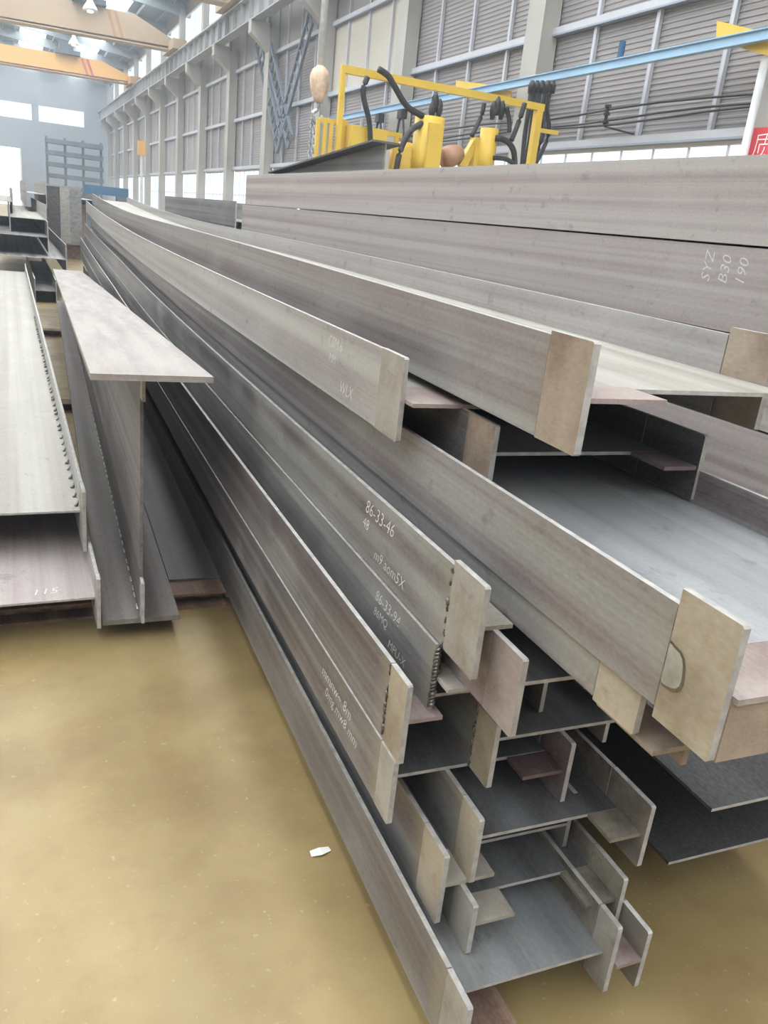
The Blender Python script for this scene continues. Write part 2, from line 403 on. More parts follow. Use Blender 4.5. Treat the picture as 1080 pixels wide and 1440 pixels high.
def beam(label, frame, xL, yE, zc, D, h, L, fm='flange_steel', wm='web_steel', tf=.012, tw=.009, tl=None, tr_=None, group=None,
         bow=None, web0=0.0, fl0=0.0, fr0=0.0, name='steel_girder', cat='steel beam', marks=(), left=True, rfm=None, wx0=None):
    """H beam lying on its side: upright flanges, flat web. tl/tr_: run-off tab dict(len, z0, z1, mat, stub, smat)."""
    X, Y, a = xf(frame, xL, yE)
    o = empty(name, (X, Y, H+zc-h/2), a); tag(o, label, cat, group)
    n = 20
    if left: strip(0, tf, 0, h, fl0, L, bow, n, True).build('flange', fm, o)
    strip(D, D+tf, 0, h, fr0, L, bow, n, True).build('flange', rfm or fm, o)
    strip(tf if wx0 is None else wx0, D, h/2-tw/2, h/2+tw/2, web0, L, bow, n).build('web', wm, o)
    for side, t in ((0, tl), (1, tr_)):
        if not t: continue
        f0 = fr0 if side else fl0; x0 = D if side else 0.0
        z0, z1 = t.get('z', (0.0, h)); ln = t['len']; off = t.get('off', .001)
        x0 += off*(1 if side else -1)
        tb = tabplate(x0, x0+tf+.001, f0-ln, f0-.003, z0, z1).build('run_off_tab', t.get('mat', 'grey_tab'), o)
        MB().box((x0+.001, f0-.0031, max(z0, 0)+.002), (x0+tf-.001, f0+.0001, min(z1, h)-.002)).build('weld_seam', 'weld', o)
        s = t.get('stub', 0)
        if s:
            ya = t.get('sy0', f0-ln+.012); yb = t.get('sy1', min(f0, web0)-.002)
            zz = t.get('sz', h/2)
            xa, xb = (D-s, D) if side else (tf, tf+s)
            MB().box((xa, ya, zz-.005), (xb, yb, zz+.005)).build('tab_web', t.get('smat', t.get('mat', 'grey_tab')), tb)
        # lumpy weld across the joint
        wb = MB(); nseg = 14; xx = x0-.0005 if not side else x0-.0005
        for k in range(nseg):
            if not t.get('weld') or random.random() < .25: continue
            z = z0+(z1-z0)*(k+.5)/nseg; r = random.uniform(.002, .0055)
            wb.tube([(xx, f0-.002+random.uniform(-.004, .004), z-.007), (xx-.001, f0, z), (xx, f0+random.uniform(-.003, .003), z+.008)], r, 6)
        if wb.v: tag(wb.build('weld_bead', 'weld', o, True), kind='stuff')
    for (txt, yy, zz, size) in marks: chalk(txt, o, yy, zz, size, bow)
    return o
def text_mesh(txt, size, shear=0.0, extr=0.0):
    cu = bpy.data.curves.new('txt', 'FONT'); cu.body = txt; cu.size = size; cu.shear = shear; cu.extrude = extr; cu.offset = -.013*size
    cu.resolution_u = 2
    t = bpy.data.objects.new('txt', cu); COL.objects.link(t)
    dg = bpy.context.evaluated_depsgraph_get(); me = bpy.data.meshes.new_from_object(t.evaluated_get(dg))
    bpy.data.objects.remove(t); bpy.data.curves.remove(cu); return me
def chalk(txt, parent, yy, zz, size, bow=None, mat='chalk', face=-.0012, rot=0.0):
    me = text_mesh(txt, size, .25); me.materials.clear(); me.materials.append(MATS[mat])
    o = bpy.data.objects.new('chalk_writing', me); COL.objects.link(o); o.parent = parent
    dz_ = bow(yy)[1] if bow else 0
    M = Matrix(((0, 0, -1, face), (-1, 0, 0, yy), (0, 1, 0, zz+dz_), (0, 0, 0, 1)))
    o.matrix_local = M @ Matrix.Rotation(rot, 4, 'Z'); return o
T = lambda ln, mat='grey_tab', **k: dict(len=ln, mat=mat, **k)
G1 = 'nested beams of the middle stack'
LP = 17.0
def sag(amp, p=2.0, y0=5.0, y1=15.0): return lambda y: (0.0, amp*max(0.0, (y-y0)/(y1-y0))**p)
def prof(amp, dip): return lambda y: (0.0, (-dip*math.sin(math.pi*min(max(y, 0)/8.5, 1.0)) if y > 0 else 0)+amp*max(0.0, (y-6)/11.0)**1.8)
rise, rise2, riseD, riseE = prof(.10, .03), prof(.14, .02), prof(.21, .018), prof(.20, -.012)
# ---- middle stack, bottom to top (x, end, web height measured from eye level)
beam('bottom beam of the middle stack, its grey flange nearest the open floor', 'p', .74, 1.10, -1.56, .43, .20, LP, tl=T(.10, 'grey_tab'), tr_=T(.075, 'grey_tab'), fr0=.055, web0=.008, group=G1, bow=rise, wm='web_steel', rfm='burnt_steel')
tee = empty('steel_tee', (*xf('p', 1.186, 1.17)[:2], H-1.66), PILE); tag(tee, 'narrow tee bar lying beside the bottom beam of the middle stack', 'steel tee', G1)
MB().box((.070, 0, 0), (.082, 12, .172)).build('flange', 'flange_steel', tee)
MB().box((0, 0, .082), (.070, 12, .091)).build('web', 'pink_tab', tee)
tb = tabplate(.070, .083, -.10, -.001, 0, .172).build('run_off_tab', 'flange_steel', tee)
MB().box((.0, -.10, .082), (.070, -.002, .092)).build('tab_web', 'pink_tab', tb)
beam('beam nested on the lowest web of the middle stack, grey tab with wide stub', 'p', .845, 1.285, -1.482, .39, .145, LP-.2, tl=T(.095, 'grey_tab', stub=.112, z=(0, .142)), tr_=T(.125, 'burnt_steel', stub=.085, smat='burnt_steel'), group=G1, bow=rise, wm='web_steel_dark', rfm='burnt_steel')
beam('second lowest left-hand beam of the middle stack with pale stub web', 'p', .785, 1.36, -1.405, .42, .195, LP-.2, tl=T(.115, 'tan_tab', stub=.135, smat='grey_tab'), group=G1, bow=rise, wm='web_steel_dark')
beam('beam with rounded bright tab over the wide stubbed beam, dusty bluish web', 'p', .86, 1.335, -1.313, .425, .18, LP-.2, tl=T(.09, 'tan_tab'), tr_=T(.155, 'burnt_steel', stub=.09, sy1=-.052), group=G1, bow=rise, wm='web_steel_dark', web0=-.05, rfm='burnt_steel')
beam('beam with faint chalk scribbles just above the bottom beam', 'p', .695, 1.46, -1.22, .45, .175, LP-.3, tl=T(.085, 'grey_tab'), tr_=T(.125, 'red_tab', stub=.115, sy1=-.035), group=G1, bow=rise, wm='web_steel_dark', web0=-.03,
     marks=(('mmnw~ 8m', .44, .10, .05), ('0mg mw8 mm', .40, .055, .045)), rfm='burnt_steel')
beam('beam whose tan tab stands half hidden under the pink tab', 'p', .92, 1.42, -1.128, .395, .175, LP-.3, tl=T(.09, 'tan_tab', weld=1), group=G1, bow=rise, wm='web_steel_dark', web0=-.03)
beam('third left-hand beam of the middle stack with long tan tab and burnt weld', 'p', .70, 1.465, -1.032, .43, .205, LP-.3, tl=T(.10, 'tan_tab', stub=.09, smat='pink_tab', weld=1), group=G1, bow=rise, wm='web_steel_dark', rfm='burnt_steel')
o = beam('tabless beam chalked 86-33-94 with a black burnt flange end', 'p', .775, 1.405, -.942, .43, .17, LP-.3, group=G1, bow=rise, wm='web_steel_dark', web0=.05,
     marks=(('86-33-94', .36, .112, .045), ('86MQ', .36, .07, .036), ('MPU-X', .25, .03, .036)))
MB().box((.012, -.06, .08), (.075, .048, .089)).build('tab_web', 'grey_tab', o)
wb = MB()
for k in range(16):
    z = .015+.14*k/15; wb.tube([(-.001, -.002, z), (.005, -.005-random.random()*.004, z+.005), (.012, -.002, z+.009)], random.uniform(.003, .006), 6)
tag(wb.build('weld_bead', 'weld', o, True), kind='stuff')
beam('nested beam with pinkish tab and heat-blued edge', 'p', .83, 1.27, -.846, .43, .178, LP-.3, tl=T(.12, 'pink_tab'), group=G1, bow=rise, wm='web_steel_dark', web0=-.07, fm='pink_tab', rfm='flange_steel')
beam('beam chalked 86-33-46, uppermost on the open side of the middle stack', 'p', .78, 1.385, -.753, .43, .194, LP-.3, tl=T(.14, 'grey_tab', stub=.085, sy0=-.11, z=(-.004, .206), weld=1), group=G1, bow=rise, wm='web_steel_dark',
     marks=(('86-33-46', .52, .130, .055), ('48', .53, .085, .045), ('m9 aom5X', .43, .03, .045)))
# rusty bearers under the stacks
G2 = 'rusty bearers under the stacks'
def bearer(label, c, half, hz=.08, rot=0, nm='steel_bearer'):
    o = empty(nm, (*c, 0), rot); tag(o, label, 'bearer', G2)
    MB().box((-half[0], -half[1], 0), (half[0], half[1], .012)).build('bottom_flange', 'rusty_steel', o)
    MB().box((-half[0], -half[1], hz-.012), (half[0], half[1], hz)).build('top_flange', 'rusty_steel', o)
    if half[0] > half[1]: MB().box((-half[0], -.008, .012), (half[0], .008, hz-.012)).build('web', 'rusty_steel', o)
    else: MB().box((-.008, -half[1], .012), (.008, half[1], hz-.012)).build('web', 'rusty_steel', o)
    return o
bearer('rusty flat bar running out from under the bottom beam', (.905, .85), (.058, .62), .078, PILE)
for y, xs, lb, lb2 in ((3.45, .85, 'rusty cross bearer under the tapered girder', 'low rusty cross bearer under the near part of the middle stack'), (7.2, .98, 'second rusty cross bearer, halfway along the tapered girder', 'low rusty cross bearer under the waist of the middle stack')):
    bearer(lb, ((xs-1.4)/2, y), ((xs+1.4)/2, .09), .078); bearer(lb2, ((xs+2.1)/2+.001, y), ((2.1-xs)/2, .09), .054)
bearer('third rusty cross bearer deep between the stacks', (.35, 11.2), (1.75, .09), .078)
bearer('last rusty cross bearer under the far stack ends', (1.65, 15.2), (.60, .09), .078)
# ---- wider beams nested on top of the middle stack
G3 = 'wider beams on top of the middle stack'
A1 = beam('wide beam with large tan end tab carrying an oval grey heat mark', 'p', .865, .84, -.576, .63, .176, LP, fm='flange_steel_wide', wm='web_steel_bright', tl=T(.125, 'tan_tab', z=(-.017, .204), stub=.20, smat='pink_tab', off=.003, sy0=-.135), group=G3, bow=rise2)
MB().box((.0105, -.127, -.017), (.30, -.117, .082)).build('end_plate', 'brown_tab', A1)
blob = MB(); ring = MB(); n = 22
for (b_, s_, xo) in ((ring, 1.14, -.0042), (blob, 1.0, -.0046)):
    pts = []
    for k in range(n):
        t = 2*math.pi*k/n; rr = (1+.10*math.sin(2*t+.9)+.07*math.sin(3*t+.4)+.04*math.cos(5*t))*s_
        z = .082+.036*rr*math.sin(t); y = -.012+.030*rr*math.cos(t)*(1+.25*math.sin(-t)); pts.append((min(y, -.0045), z))
    b_.v += [(xo, y, z) for y, z in pts]; b_.f.append(tuple(range(n)))
ring.build('heat_ring', 'heat_ring', A1); blob.build('heat_mark', 'heat_mark', A1)
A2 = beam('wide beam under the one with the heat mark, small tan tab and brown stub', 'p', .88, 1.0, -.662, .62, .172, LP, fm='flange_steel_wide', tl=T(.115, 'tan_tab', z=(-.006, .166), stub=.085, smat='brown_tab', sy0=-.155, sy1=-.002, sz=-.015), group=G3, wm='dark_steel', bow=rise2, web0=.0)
MB().box((.085, -.150, -.055), (.097, -.004, -.021)).build('tab_lip', 'brown_tab', A2)
G3b = 'lower right-hand beams of the middle stack'
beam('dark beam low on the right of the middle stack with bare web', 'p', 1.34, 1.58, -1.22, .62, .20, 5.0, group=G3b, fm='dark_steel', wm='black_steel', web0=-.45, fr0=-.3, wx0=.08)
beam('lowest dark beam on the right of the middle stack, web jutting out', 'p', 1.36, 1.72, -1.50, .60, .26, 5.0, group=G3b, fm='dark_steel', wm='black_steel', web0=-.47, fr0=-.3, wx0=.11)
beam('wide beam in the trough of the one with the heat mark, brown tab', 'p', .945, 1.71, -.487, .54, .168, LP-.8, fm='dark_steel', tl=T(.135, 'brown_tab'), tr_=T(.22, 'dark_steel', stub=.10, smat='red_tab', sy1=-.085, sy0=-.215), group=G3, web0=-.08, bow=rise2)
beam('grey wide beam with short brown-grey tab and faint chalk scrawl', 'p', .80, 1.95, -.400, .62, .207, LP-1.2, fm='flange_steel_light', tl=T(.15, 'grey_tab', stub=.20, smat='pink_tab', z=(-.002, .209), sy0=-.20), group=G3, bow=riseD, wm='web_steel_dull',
     marks=(('C8M.6', .44, .145, .05), ('MM', .42, .10, .04), ('WLX', .30, .03, .05)))
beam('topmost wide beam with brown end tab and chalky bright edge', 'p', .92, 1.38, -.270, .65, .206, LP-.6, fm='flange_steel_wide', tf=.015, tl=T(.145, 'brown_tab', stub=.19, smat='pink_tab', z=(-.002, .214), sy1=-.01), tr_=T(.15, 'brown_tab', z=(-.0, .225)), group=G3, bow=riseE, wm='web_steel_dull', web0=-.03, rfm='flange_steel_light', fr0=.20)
# ---- tall stack beside the wall
G4 = 'tall stack of deep beams by the wall'
LB = ('top deep beam of the tall stack by the wall', 'deep chalk-marked beam below the top of the tall stack', 'third deep beam down in the tall stack by the wall', 'fourth deep beam down in the tall stack by the wall', 'fifth deep beam down in the tall stack by the wall', 'sixth deep beam down in the tall stack by the wall', 'bottom deep beam of the tall stack by the wall')
for k in range(7):
    zc = .207-.293*k
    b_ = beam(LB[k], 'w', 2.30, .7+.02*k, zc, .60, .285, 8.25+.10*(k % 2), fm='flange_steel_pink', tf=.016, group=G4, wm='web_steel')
    if k == 1:
        for t, u in (('SYZ', 996), ('B30', 1021), ('190', 1046)): chalk(t, b_, px(u, 400, 2.30).y-.72, .155, .062, rot=math.pi/2, face=-.001)
# tapered beam lying on top of the tall stack
def tapered(label, loc, rzv, h0, h1, wf_, L, tf=.014, tw=.010, mats=('flange_steel_light', 'flange_steel', 'flange_steel'), group=None, toff=0.0, over=0.0, wb_=None):
    o = empty('tapered_girder', loc, rzv); tag(o, label, 'steel girder', group)
    wb_ = wb_ or wf_
    MB().box((-wb_/2, 0, 0), (wb_/2, L, tf)).build('bottom_flange', mats[2], o)
    MB().hexa([(-tw/2, .02, tf), (tw/2, .02, tf), (-tw/2, L, tf), (tw/2, L, tf), (-tw/2, .02, h0-tf), (tw/2, .02, h0-tf), (-tw/2, L, h1-tf), (tw/2, L, h1-tf)]).build('web', mats[1], o)
    MB().hexa([(-wf_/2+toff, -over, h0-tf), (wf_/2+toff, -over, h0-tf), (-wf_/2+toff, L, h1-tf), (wf_/2+toff, L, h1-tf), (-wf_/2+toff, -over, h0), (wf_/2+toff, -over, h0), (-wf_/2+toff, L, h1), (wf_/2+toff, L, h1)]).build('top_flange', mats[0], o)
    return o
_n, _f = px(545, 199, 2.60), px(405, 243, 2.60); _z = H+.207+.1425+.001
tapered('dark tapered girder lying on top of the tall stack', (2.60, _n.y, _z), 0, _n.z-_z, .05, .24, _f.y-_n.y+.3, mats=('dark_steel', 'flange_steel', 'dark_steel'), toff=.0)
# ---- upright tapered girder left of the middle stack
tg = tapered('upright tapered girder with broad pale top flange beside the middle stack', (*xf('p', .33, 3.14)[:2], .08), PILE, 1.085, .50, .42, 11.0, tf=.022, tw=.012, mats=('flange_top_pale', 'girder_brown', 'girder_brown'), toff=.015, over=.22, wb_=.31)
MB().box((-.006, -.05, .022), (.006, .02, .20)).build('web_strip', 'edge_cut', tg)
MB().box((-.006, -.05, .95), (.006, .02, 1.06)).build('web_strip', 'edge_cut', tg)
wb = MB()
for k in range(60):
    y = .05+k*.10+random.random()*.05; r = random.uniform(.002, .005); wb.tube([(-.008, y, .025), (-.010, y+.02, .027), (-.008, y+.05, .025)], r, 5)
tag(wb.build('weld_bead', 'weld_bright', tg, True), kind='stuff')
pl = MB().box((0, 0, 0), (.235, 11.0, .012)).build('steel_plate', 'dark_steel'); pl.location = (*xf('p', .492, 3.52)[:2], .079); pl.rotation_euler.z = PILE
tag(pl, 'long dark steel plate lying between the tapered girder and the middle stack', 'steel plate')
# ---- left stack
G5 = 'pair of deep beams on the left'
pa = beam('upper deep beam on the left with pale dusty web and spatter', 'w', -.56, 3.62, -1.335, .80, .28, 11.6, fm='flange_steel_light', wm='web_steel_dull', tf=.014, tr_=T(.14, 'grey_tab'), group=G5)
wb = MB()
for k in range(48):
    y = .05+k*.13+random.uniform(-.03, .03); r = random.uniform(.003, .008)
    wb.tube([(.785, y, .147), (.793, y+.01, .152), (.800, y+.025, .160)], r, 6)
tag(wb.build('weld_bead', 'weld', pa, True), kind='stuff')
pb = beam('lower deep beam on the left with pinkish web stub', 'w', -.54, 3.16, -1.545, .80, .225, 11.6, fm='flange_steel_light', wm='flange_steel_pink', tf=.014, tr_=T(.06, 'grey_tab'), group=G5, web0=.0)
chalk('115', pb, .10, .15, .07)
c_ = [c for c in pb.children if c.name.startswith('chalk')][0]
c_.matrix_local = Matrix.Translation((.56, .06, .1135+.006)) @ Matrix.Rotation(.06, 4, 'Z')
# ---- far piles
G6 = 'far beams beyond the left stack'
def at_end(u, v, Y): p = py(u, v, Y); return p.x, p.z-H
def far_beam(label, u0, u1, vtop, vbot, Y, L, fm='flange_steel_light', wm='web_steel_dull', grp=G6):
    x0, zt = at_end(u0, vtop, Y); x1, _ = at_end(u1, vtop, Y); _, zb = at_end(u0, vbot, Y)
    return beam(label, 'w', x0, Y, (zt+zb)/2, x1-x0, zt-zb, L, fm=fm, wm=wm, tf=.016, group=grp)
far_beam('pale far beam on top of the pile behind the left stack', 12, 64, 283, 326, 17.0, 10)
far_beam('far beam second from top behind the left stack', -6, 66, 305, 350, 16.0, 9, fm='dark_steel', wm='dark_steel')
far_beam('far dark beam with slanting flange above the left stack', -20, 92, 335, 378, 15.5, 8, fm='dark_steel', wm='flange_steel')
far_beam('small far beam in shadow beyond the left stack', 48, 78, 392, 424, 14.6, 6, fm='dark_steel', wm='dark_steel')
far_beam('far small beam standing on the pale far beam', 36, 64, 252, 290, 22.0, 9)
far_beam('far pale beam left of the small standing one', -10, 16, 262, 300, 19.0, 9)
UY = 24.6
p0 = py(97, 340, UY)
ug = empty('upright_girder', (p0.x, UY, 0)); tag(ug, 'upright far girder with dark web between the left and middle stacks', 'steel girder')
zt = py(97, 262, UY).z; zb = p0.z-.03
MB().box((-.62, 0, zt-.04), (.34, 5, zt)).build('top_flange', 'flange_steel_light', ug)
MB().box((-.02, 0, zb), (.02, 5, zt-.04)).build('web', 'dark_steel', ug)
MB().box((-.20, -.03, zb), (.04, 0, zt-.04)).build('end_plate', 'flange_steel_light', ug)
MB().box((.04, -.02, zb), (.34, 0, zt-.04)).build('cover_plate', 'web_steel', ug)
MB().box((-.62, .02, zb), (-.20, .06, zt-.04)).build('cover_plate', 'dark_steel', ug)
MB().box((-.30, 0, zb-.04), (.40, 5, zb)).build('bottom_flange', 'flange_steel_light', ug)
for y in (.2, 4.4): MB().box((-.30, y, 0), (.30, y+.3, zb-.04)).build('trestle', 'rusty_steel', ug)
G7 = 'beams lying between the second stack and the wall, far end'
beam('pale beam end between second stack and tall stack', 'w', 2.27, 9.25, -.42, .42, .28, 6, fm='flange_steel_light', wm='web_steel_dull', tf=.016, group=G7)
beam('grey beam beyond the end of the tall stack', 'w', 3.0, 12.2, -.16, .9, .55, 6, fm='flange_steel', tf=.016, group=G7)
bearer('trestle under the pale beam end by the tall stack', (2.48, 12.4), (.12, 2.4), H-.42-.14, nm='trestle')
bearer('trestle under the grey beam beyond the tall stack', (3.45, 15.2), (.5, 2.4), H-.16-.275, nm='trestle')
for i, (x, y, z, D, h, L, lb) in enumerate(((4.3, 19, -.55, .7, .3, 8, 'far pale beam lying under the third window'), (3.0, 24, -.35, .6, .25, 9, 'far grey beam stacked short of the signal post'), (5.6, 22, -.8, .8, .3, 10, 'far low beam close by the window wall'), (2.2, 30, -.2, .6, .3, 9, 'far dark beam in front of the blue machine'))):
    beam(lb, 'w', x, y, z, D, h, L, fm=('flange_steel_light', 'flange_steel', 'flange_steel_light', 'dark_steel')[i], tf=.016, group=G7)
    bearer('trestle under %s' % lb, (x+D/2, y+L/2), (D/2+.1, L*.35), H+z-h/2, nm='trestle')

# ================================================================== cranes
def crane(label, Y, zb, zt, zend, m1, m2, xr=GX, smat='stripe_red', stripes=True, trolley=True):
    o = empty('bridge_crane', (xr, Y, zb)); tag(o, label, 'overhead crane', 'bridge cranes under the roof')
    L = xr+17; hh = zt-zb; he = zend-zb
    MB().prism([(-L, 0), (-.3, .12), (-.3, he), (-2.2, hh), (-L, hh)], -.35, .35, 'y').build('girder', m1, o)
    MB().box((-L, -.42, -.06), (-.3, .42, .0)).build('bottom_flange', m2, o)
    MB().box((-.45, -1.6, -.1), (.25, 1.6, .35)).build('end_carriage', m2, o)
    if stripes:
        for k in range(2):
            x = -3.2+.35*k; MB().hexa([(x, -.362, .1), (x+.15, -.362, .1), (x, -.352, .1), (x+.15, -.352, .1), (x-.35, -.362, hh-.05), (x-.2, -.362, hh-.05), (x-.35, -.352, hh-.05), (x-.2, -.352, hh-.05)]).build('stripe', smat, o)
    if trolley:
        MB().box((-5.2, -.9, hh), (-3.6, .9, hh+.25)).box((-4.9, -.4, hh+.25), (-4.0, .3, hh+.8)).build('trolley', 'dark_gear', o)
    return o
zr = H+6.55+.98+.1
crane('orange bridge crane with two red stripes, deep in the hall', 66, zr-.1, zr+1.0, zr+.35, 'crane_orange', 'crane_brown')
crane('faded tan bridge crane nearer than the orange one', 49.5, zr-.05, zr+1.25, zr+.45, 'crane_tan', 'crane_tan', smat='crane_brown')
crane('pale bridge crane high above, nearest under the roof', 36.5, zr-.05, zr+1.25, zr+.45, 'crane_tan', 'crane_tan', stripes=False)
# hanging lamps
G8 = 'bell lamps under the roof'
for (u, v, Y, lb) in ((127, 15, 41, 'bell lamp hanging between the pale and the tan crane'), (104, 63, 57, 'bell lamp hanging between the tan and the orange crane')):
    p = py(u, v, Y); o = empty('hanging_lamp', p); tag(o, lb, 'lamp', G8)
    MB().tube([(0, 0, 0), (0, 0, .1), (0, 0, .35), (0, 0, .5)], .1, 12, rad=[.32, .28, .12, .07]).build('shade', 'lamp_white', o, True)
    MB().tube([(0, 0, .5), (0, 0, rz(p.x)-p.z)], .02, 6).build('rod', 'purlin', o)
    MB().tube([(0, 0, -.06), (0, 0, -.005)], .12, 10).build('bulb', 'lamp_glow', o)

# ================================================================== things along the wall
GW = 'supply cables along the wall'
# blue rail
bz = px(780, 107, 9.05).z
br = empty('crane_rail_blue', (8.75, 0, px(780, 107, 8.75).z)); br.name = 'blue_rail'; tag(br, 'long light blue rail hung along the corrugated wall', 'rail')
MB().box((-.05, 4, -.07), (.05, 26, -.055)).box((-.05, 4, .055), (.05, 26, .07)).box((-.01, 4, -.055), (.01, 26, .055)).build('rail_section', 'rail_blue', br)
for poly in (((1008, 29), (1062, 42), (1085, 60), (1085, 80), (1050, 70), (1007, 56)), ((641, 113), (680, 118), (718, 128), (718, 139), (690, 135), (641, 123))):
    q = [px(u, v, 8.83) for u, v in poly]; zr0 = br.location.z
    MB().prism([(p.y, p.z-zr0) for p in q], .08, .11, 'x').build('hanger_plate', 'machine_yellow', br)
    yc = sum(p.y for p in q)/len(q)
    MB().box((.11, yc-.05, -.05), (WX-8.75-.02, yc+.05, .05)).build('hanger_arm', 'machine_yellow', br)
cl = px(873, 75, 8.75); MB().tube([(0, cl.y, .07), (0, cl.y, .3)], .05, 8).build('rail_clamp', 'clamp_blue', br)
for i, (v0, v1) in enumerate(((164, 129), (175, 146), (179, 153))):
    a = px(780, v0, 9.2); z = (a.z+px(1080, v1, 9.2).z)/2
    pts = [(9.2, 4+k*1.0, z+.03*math.sin(k*1.1+i)) for k in range(22)]
    o = MB().tube(pts, .018, 6).build('wall_cable', 'black_rubber'); tag(o, ('top', 'middle', 'lowest')[i]+' black supply cable strung along the corrugated wall', 'cable', GW)
q = px(850, 178, 9.2); zz = px(850, 150, 9.2).z
o = empty('cable_bracket', (9.2, q.y, q.z)); tag(o, 'dark bracket with insulators holding the wall cables', 'bracket')
MB().tube([(0, 0, 0), (0, 0, zz-q.z)], .03, 8).build('insulator_rod', 'black_rubber', o)
for k in range(3): MB().tube([(0, 0, .05+k*.12), (0, 0, .09+k*.12)], .055, 8).build('insulator', 'black_rubber', o)
MB().bar((0, 0, 0), (.2, -.55, -.12), .03, .03).build('arm', 'black_rubber', o)
# sign on the column
sg = empty('red_sign', (9.08, 0, 0)); tag(sg, 'red sign with white Chinese characters on the column', 'sign')
a = px(1060, 180, 9.08); b_ = px(1047, 222, 9.08); zt, zb = a.z, min(b_.z, a.z-.42); y1 = a.y+.02
MB().box((0, y1-.62, zb-.5), (.03, y1, zt)).build('board', 'sign_red', sg)
me = text_mesh('质', .36); me.materials.clear(); me.materials.append(MATS['sign_white'])
t = bpy.data.objects.new('lettering', me); COL.objects.link(t); t.parent = sg
t.matrix_local = Matrix(((0, 0, -1, -.004), (-1, 0, 0, y1-.07), (0, 1, 0, zt-.36), (0, 0, 0, 1)))
# white down pipe beside the sign
q = px(1068, 120, 8.98)
o = MB().tube([(8.98, q.y, 0), (8.98, q.y, H+2.5)], .055, 10).build('down_pipe', 'frame_white', None, True); tag(o, 'white down pipe in front of the column with the sign', 'pipe')

# lattice bracing between two columns
def lattice(name, p, q, wdt, parent, n=12):
    p, q = Vector(p), Vector(q); d = (q-p).normalized(); s = Vector((0, -d.z, d.y)).normalized()*wdt/2
    b = MB().bar(p+s, q+s, .09, .09).bar(p-s, q-s, .09, .09)
    for k in range(n+1):
        c = p.lerp(q, k/n); b.bar(c-s, c+s, .05, .05)
    return b.build(name, 'brace_paint', parent)
xb = WX-.3
for (a, b_) in (((362, 55), (393, 205)), ((437, 25), (388, 208)), ((376, 60), (408, 200))):
    A, B = px(*a, xb), px(*b_, xb)
    lattice('lattice_brace', (xb-WX, A.y, A.z), (xb-WX, B.y, B.z), .55, wr)

# hook block with rope and chain
hy = 18.0
o = empty('hook_block', py(447, 150, hy)); tag(o, 'orange and white crane hook block on a rope with hanging chain', 'crane hook')
p = Vector(o.location); a = py(449, 92, hy); s0 = py(452, 91, hy)
MB().tube([a-p, a-p+Vector((0, 0, .02)), (0, 0, .45), (0, 0, .2), (0, 0, .05)], .1, 14, rad=[.10, .14, .17, .13, .09]).build('block_body', 'hook_paint', o, True)
hs = (a-p).z
for c in list(o.children): bpy.data.objects.remove(c)
MB().tube([(0, 0, hs), (0, 0, hs-.08), (0, 0, hs*.72), (0, 0, hs*.45), (0, 0, hs*.22), (0, 0, .08)], .1, 14, rad=[.07, .16, .21, .19, .12, .09]).build('block_body', 'hook_paint', o, True)
MB().tube([(0, 0, hs-.02), (0, 0, H+7.9-p.z)], .075, 8).build('rope', 'rope_grey', o, True)
hk = spline([(0, 0, .08), (0, 0, -.05), (-.10, 0, -.14), (-.06, 0, -.28), (.07, 0, -.28), (.12, 0, -.16)], 5)
MB().tube(hk, .045, 8).build('hook', 'chain_steel', o, True)
ch = MB()
for st in (-.13, -.04):
    for k in range(17):
        z = -.28-k*.095; dx, dy = ((.035, 0) if k % 2 else (0, .035))
        lp = [(st+dx*math.cos(t), dy*math.cos(t), z-.06*math.sin(t)) for t in [2*math.pi*j/8 for j in range(9)]]
        ch.tube(lp, .014, 5)
ch.build('chain', 'chain_steel', o, True)

# yellow welding gantry
gy = 12.0
def g(u, v, dy=0.0): return py(u, v, gy+dy)
gt = empty('welding_gantry', (g(482, 225).x, gy, 0)); tag(gt, 'yellow welding gantry with flux hoppers and black hoses behind the tall stack', 'welding machine')
G0 = Vector(gt.location)
L_ = lambda u, v, dy=0.0: g(u, v, dy)-G0
tl_, tr2 = L_(483, 97), L_(764, 152)
MB().bar((tl_.x, 0, -G0.z), (tl_.x, 0, tl_.z+.05), .07, .07).build('post', 'machine_yellow', gt)
MB().bar((tr2.x-.08, 0, -G0.z), (tr2.x-.08, 0, tr2.z), .11, .11).build('post', 'machine_yellow', gt)
MB().bar(tl_, tr2, .09, .10).build('top_beam', 'machine_yellow', gt)
a, b_ = L_(757, 183), L_(784, 187); MB().bar(a, b_, .05, .06).build('side_arm', 'machine_yellow', gt)
for u in (451, 461, 470, 487):
    a = L_(u, 167); MB().bar((a.x, .1, -G0.z), (a.x, .1, a.z), .05, .05).build('guard_post', 'machine_yellow', gt)
MB().bar(L_(449, 168, .1), L_(489, 174, .1), .05, .06).build('guard_rail', 'machine_yellow', gt)
a, b_ = L_(490, 176), L_(521, 215); MB().box((a.x, -.15, b_.z-.3), (b_.x+.18, .35, a.z)).build('control_box', 'machine_yellow', gt)
MB().bar(L_(536, 186), L_(565, 191), .05, .06).build('guard_rail', 'machine_yellow', gt)
a = L_(558, 190); MB().bar((a.x, 0, -G0.z), a, .06, .06).build('guard_post', 'machine_yellow', gt)
def cyl(u, v0, v1, r, name, mat, dy=0.0, taper=None):
    a, b_ = L_(u, v0, dy), L_(u, v1, dy); pts = [(a.x, dy, b_.z), (a.x, dy, b_.z+.2), (a.x, dy, a.z)]
    return MB().tube(pts, r, 16, rad=taper or [r, r, r]).build(name, mat, gt, True)
h1 = cyl(605, 165, 245, .22, 'flux_hopper', 'machine_yellow', -.15)
a = L_(574, 200); MB().tube([(a.x, .1, a.z-.75), (a.x, .1, a.z-.1), (a.x, .1, a.z)], .2, 16, rad=[.22, .22, .10]).build('flux_tank', 'machine_yellow', gt, True)
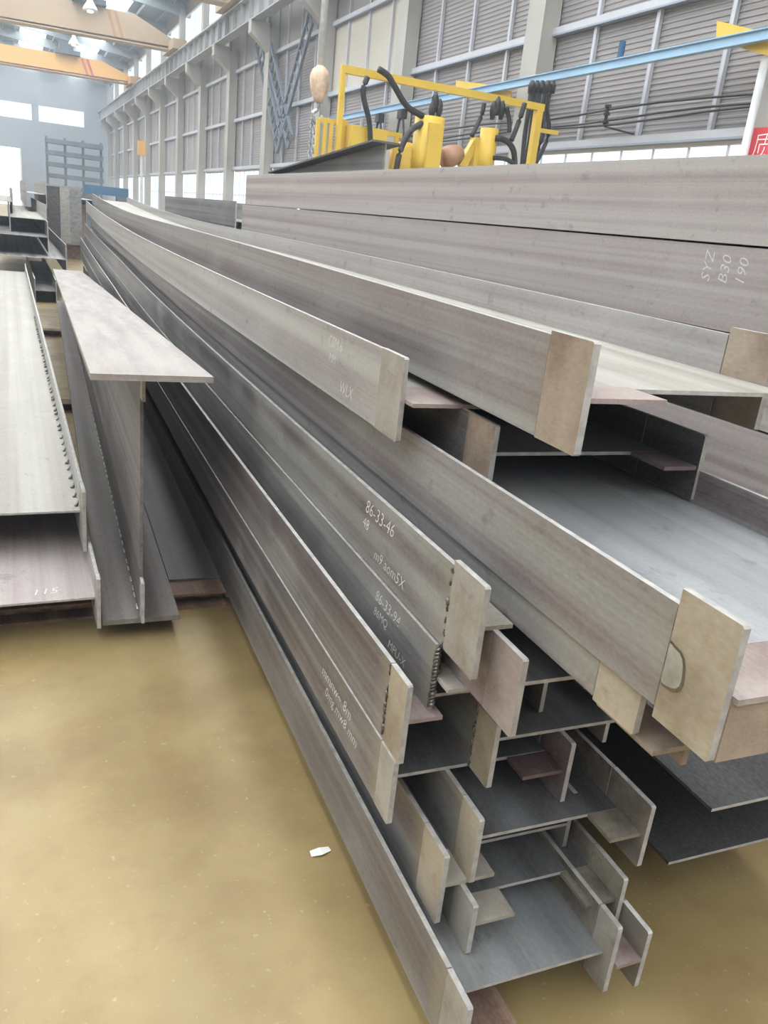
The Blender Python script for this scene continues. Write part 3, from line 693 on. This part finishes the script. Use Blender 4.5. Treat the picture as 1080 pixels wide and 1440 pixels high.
a, b_ = L_(589, 175), L_(600, 240); MB().box((a.x-.02, -.42, b_.z), (b_.x, -.36, a.z)).build('hopper_rib', 'machine_yellow', gt)
cyl(689, 181, 245, .14, 'flux_hopper', 'machine_yellow', -.1)
a, b_ = L_(666, 193), L_(680, 240); MB().box((a.x, -.1, b_.z), (b_.x, .1, a.z)).build('hopper_bracket', 'machine_yellow', gt)
MB().bar(L_(648, 235), L_(668, 200), .12, .12).build('torch_arm', 'machine_yellow', gt)
a, b_ = L_(622, 224), L_(648, 214); MB().tube([a, a.lerp(b_, .5), b_], .15, 14, rad=[.15, .16, .11]).build('wire_feed_motor', 'motor_brown', gt, True)
for pts, r in ((((532, 97), (545, 106), (554, 120), (571, 148), (590, 161), (603, 167)), .045), (((605, 171), (589, 176), (575, 187), (563, 212), (557, 240)), .045), (((517, 108), (511, 125), (512, 141), (519, 170), (521, 200)), .04),
               (((697, 194), (712, 198), (722, 212), (724, 234)), .045), (((694, 222), (712, 224), (724, 232)), .035), (((681, 145), (676, 165), (663, 192)), .035), (((712, 150), (716, 170), (716, 186)), .035), (((738, 145), (730, 170), (719, 198)), .04)):
    MB().tube(spline([L_(u, v, -.25) for u, v in pts], 5), r, 8).build('hose', 'black_rubber', gt, True)
for k, u0 in enumerate((748, 755, 762, 770, 777)):
    pts = [(u0, 118), (u0-4-k, 150), (u0-10+k, 190), (u0-14-k*3, 235)]
    MB().tube(spline([L_(u, v, .3+.05*k) for u, v in pts], 5), .038, 8).build('hose', 'black_rubber', gt, True)
    a = L_(u0, 120, .3+.05*k); MB().tube([a-Vector((0, 0, .12)), a, a+Vector((0, 0, .07))], .055, 8, rad=[.05, .06, .03]).build('hose_clamp', 'black_rubber', gt, True)
for u, v in ((612, 140), (618, 150), (608, 152), (694, 152), (706, 152), (700, 146)):
    a = L_(u, v, -.2); MB().tube([a-Vector((0, 0, .16)), a-Vector((0, 0, .05)), a+Vector((0, 0, .03)), a+Vector((0, 0, .1))], .05, 8, rad=[.03, .055, .05, .02]).build('valve', 'black_rubber', gt, True)
for u, v, lb in ((534, 165, 'black festoon trolley on the blue rail, next to the control box'), (565, 165, 'black festoon trolley on the blue rail, next to the flux tank')):
    a = px(u, v, 8.75); o = empty('cable_trolley', (8.75, a.y, br.location.z-.08)); tag(o, lb, 'cable trolley', 'festoon trolleys on the blue rail')
    MB().box((-.08, -.12, -.2), (.08, .12, .0)).build('trolley_body', 'black_rubber', o)
    MB().tube(spline([(0, -.08, -.2), (0, -.2, -.6), (0, 0, -.9), (0, .2, -.6), (0, .1, -.2)], 5), .03, 6).build('cable_loop', 'black_rubber', o, True)
# signal post and far machinery
q = py(199, 208, 40); o = empty('signal_post', (q.x, 40, 0)); tag(o, 'thin post topped by a small orange box beside the window wall', 'signal post')
MB().tube([(0, 0, 0), (0, 0, q.z-.3)], .06, 8).build('pole', 'rope_grey', o)
MB().box((-.16, -.12, q.z-.3), (.16, .12, q.z+.28)).build('signal_box', 'crane_orange', o)
q = py(152, 267, 48); o = empty('blue_machine', (q.x, 48, 0)); tag(o, 'far dark blue machine with a long horizontal arm', 'machine')
MB().box((-1.2, -.3, q.z-.28), (1.0, .3, q.z+.15)).build('arm', 'clamp_blue', o)
MB().box((-1.1, -.4, 0), (-.5, .4, q.z-.28)).build('pedestal', 'dark_gear', o)
MB().box((.4, -.4, 0), (.9, .4, q.z-.28)).build('pedestal', 'dark_gear', o)
q = py(105, 228, 80); o = empty('dark_rack', (q.x, 80, 0)); tag(o, 'dark scaffold-like rack by the far gable wall', 'rack')
for i in range(4):
    x = -2.2+i*1.45; MB().box((x-.1, -.1, 0), (x+.1, .1, H+4.2)).build('upright', 'dark_gear', o)
for k in range(6): MB().box((-2.3, -.6, .9+k*.9), (2.3, .6, 1.25+k*.9)).build('shelf', 'dark_gear', o)
# scrap on the floor
q = pz(450, 1199, 0.0); me = MB(); 
for i, (x, y, z) in enumerate(((-.03, -.01, .002), (.0, -.018, .008), (.034, -.004, .002), (.03, .012, .004), (-.002, .006, .014), (-.028, .012, .003))): me.v.append((x, y, z))
me.f = [(0, 1, 4), (0, 4, 5), (1, 2, 4), (2, 3, 4)]
o = me.build('paper_scrap', 'paper'); o.location = q; tag(o, 'crumpled white paper scrap on the yellow floor', 'paper scrap')
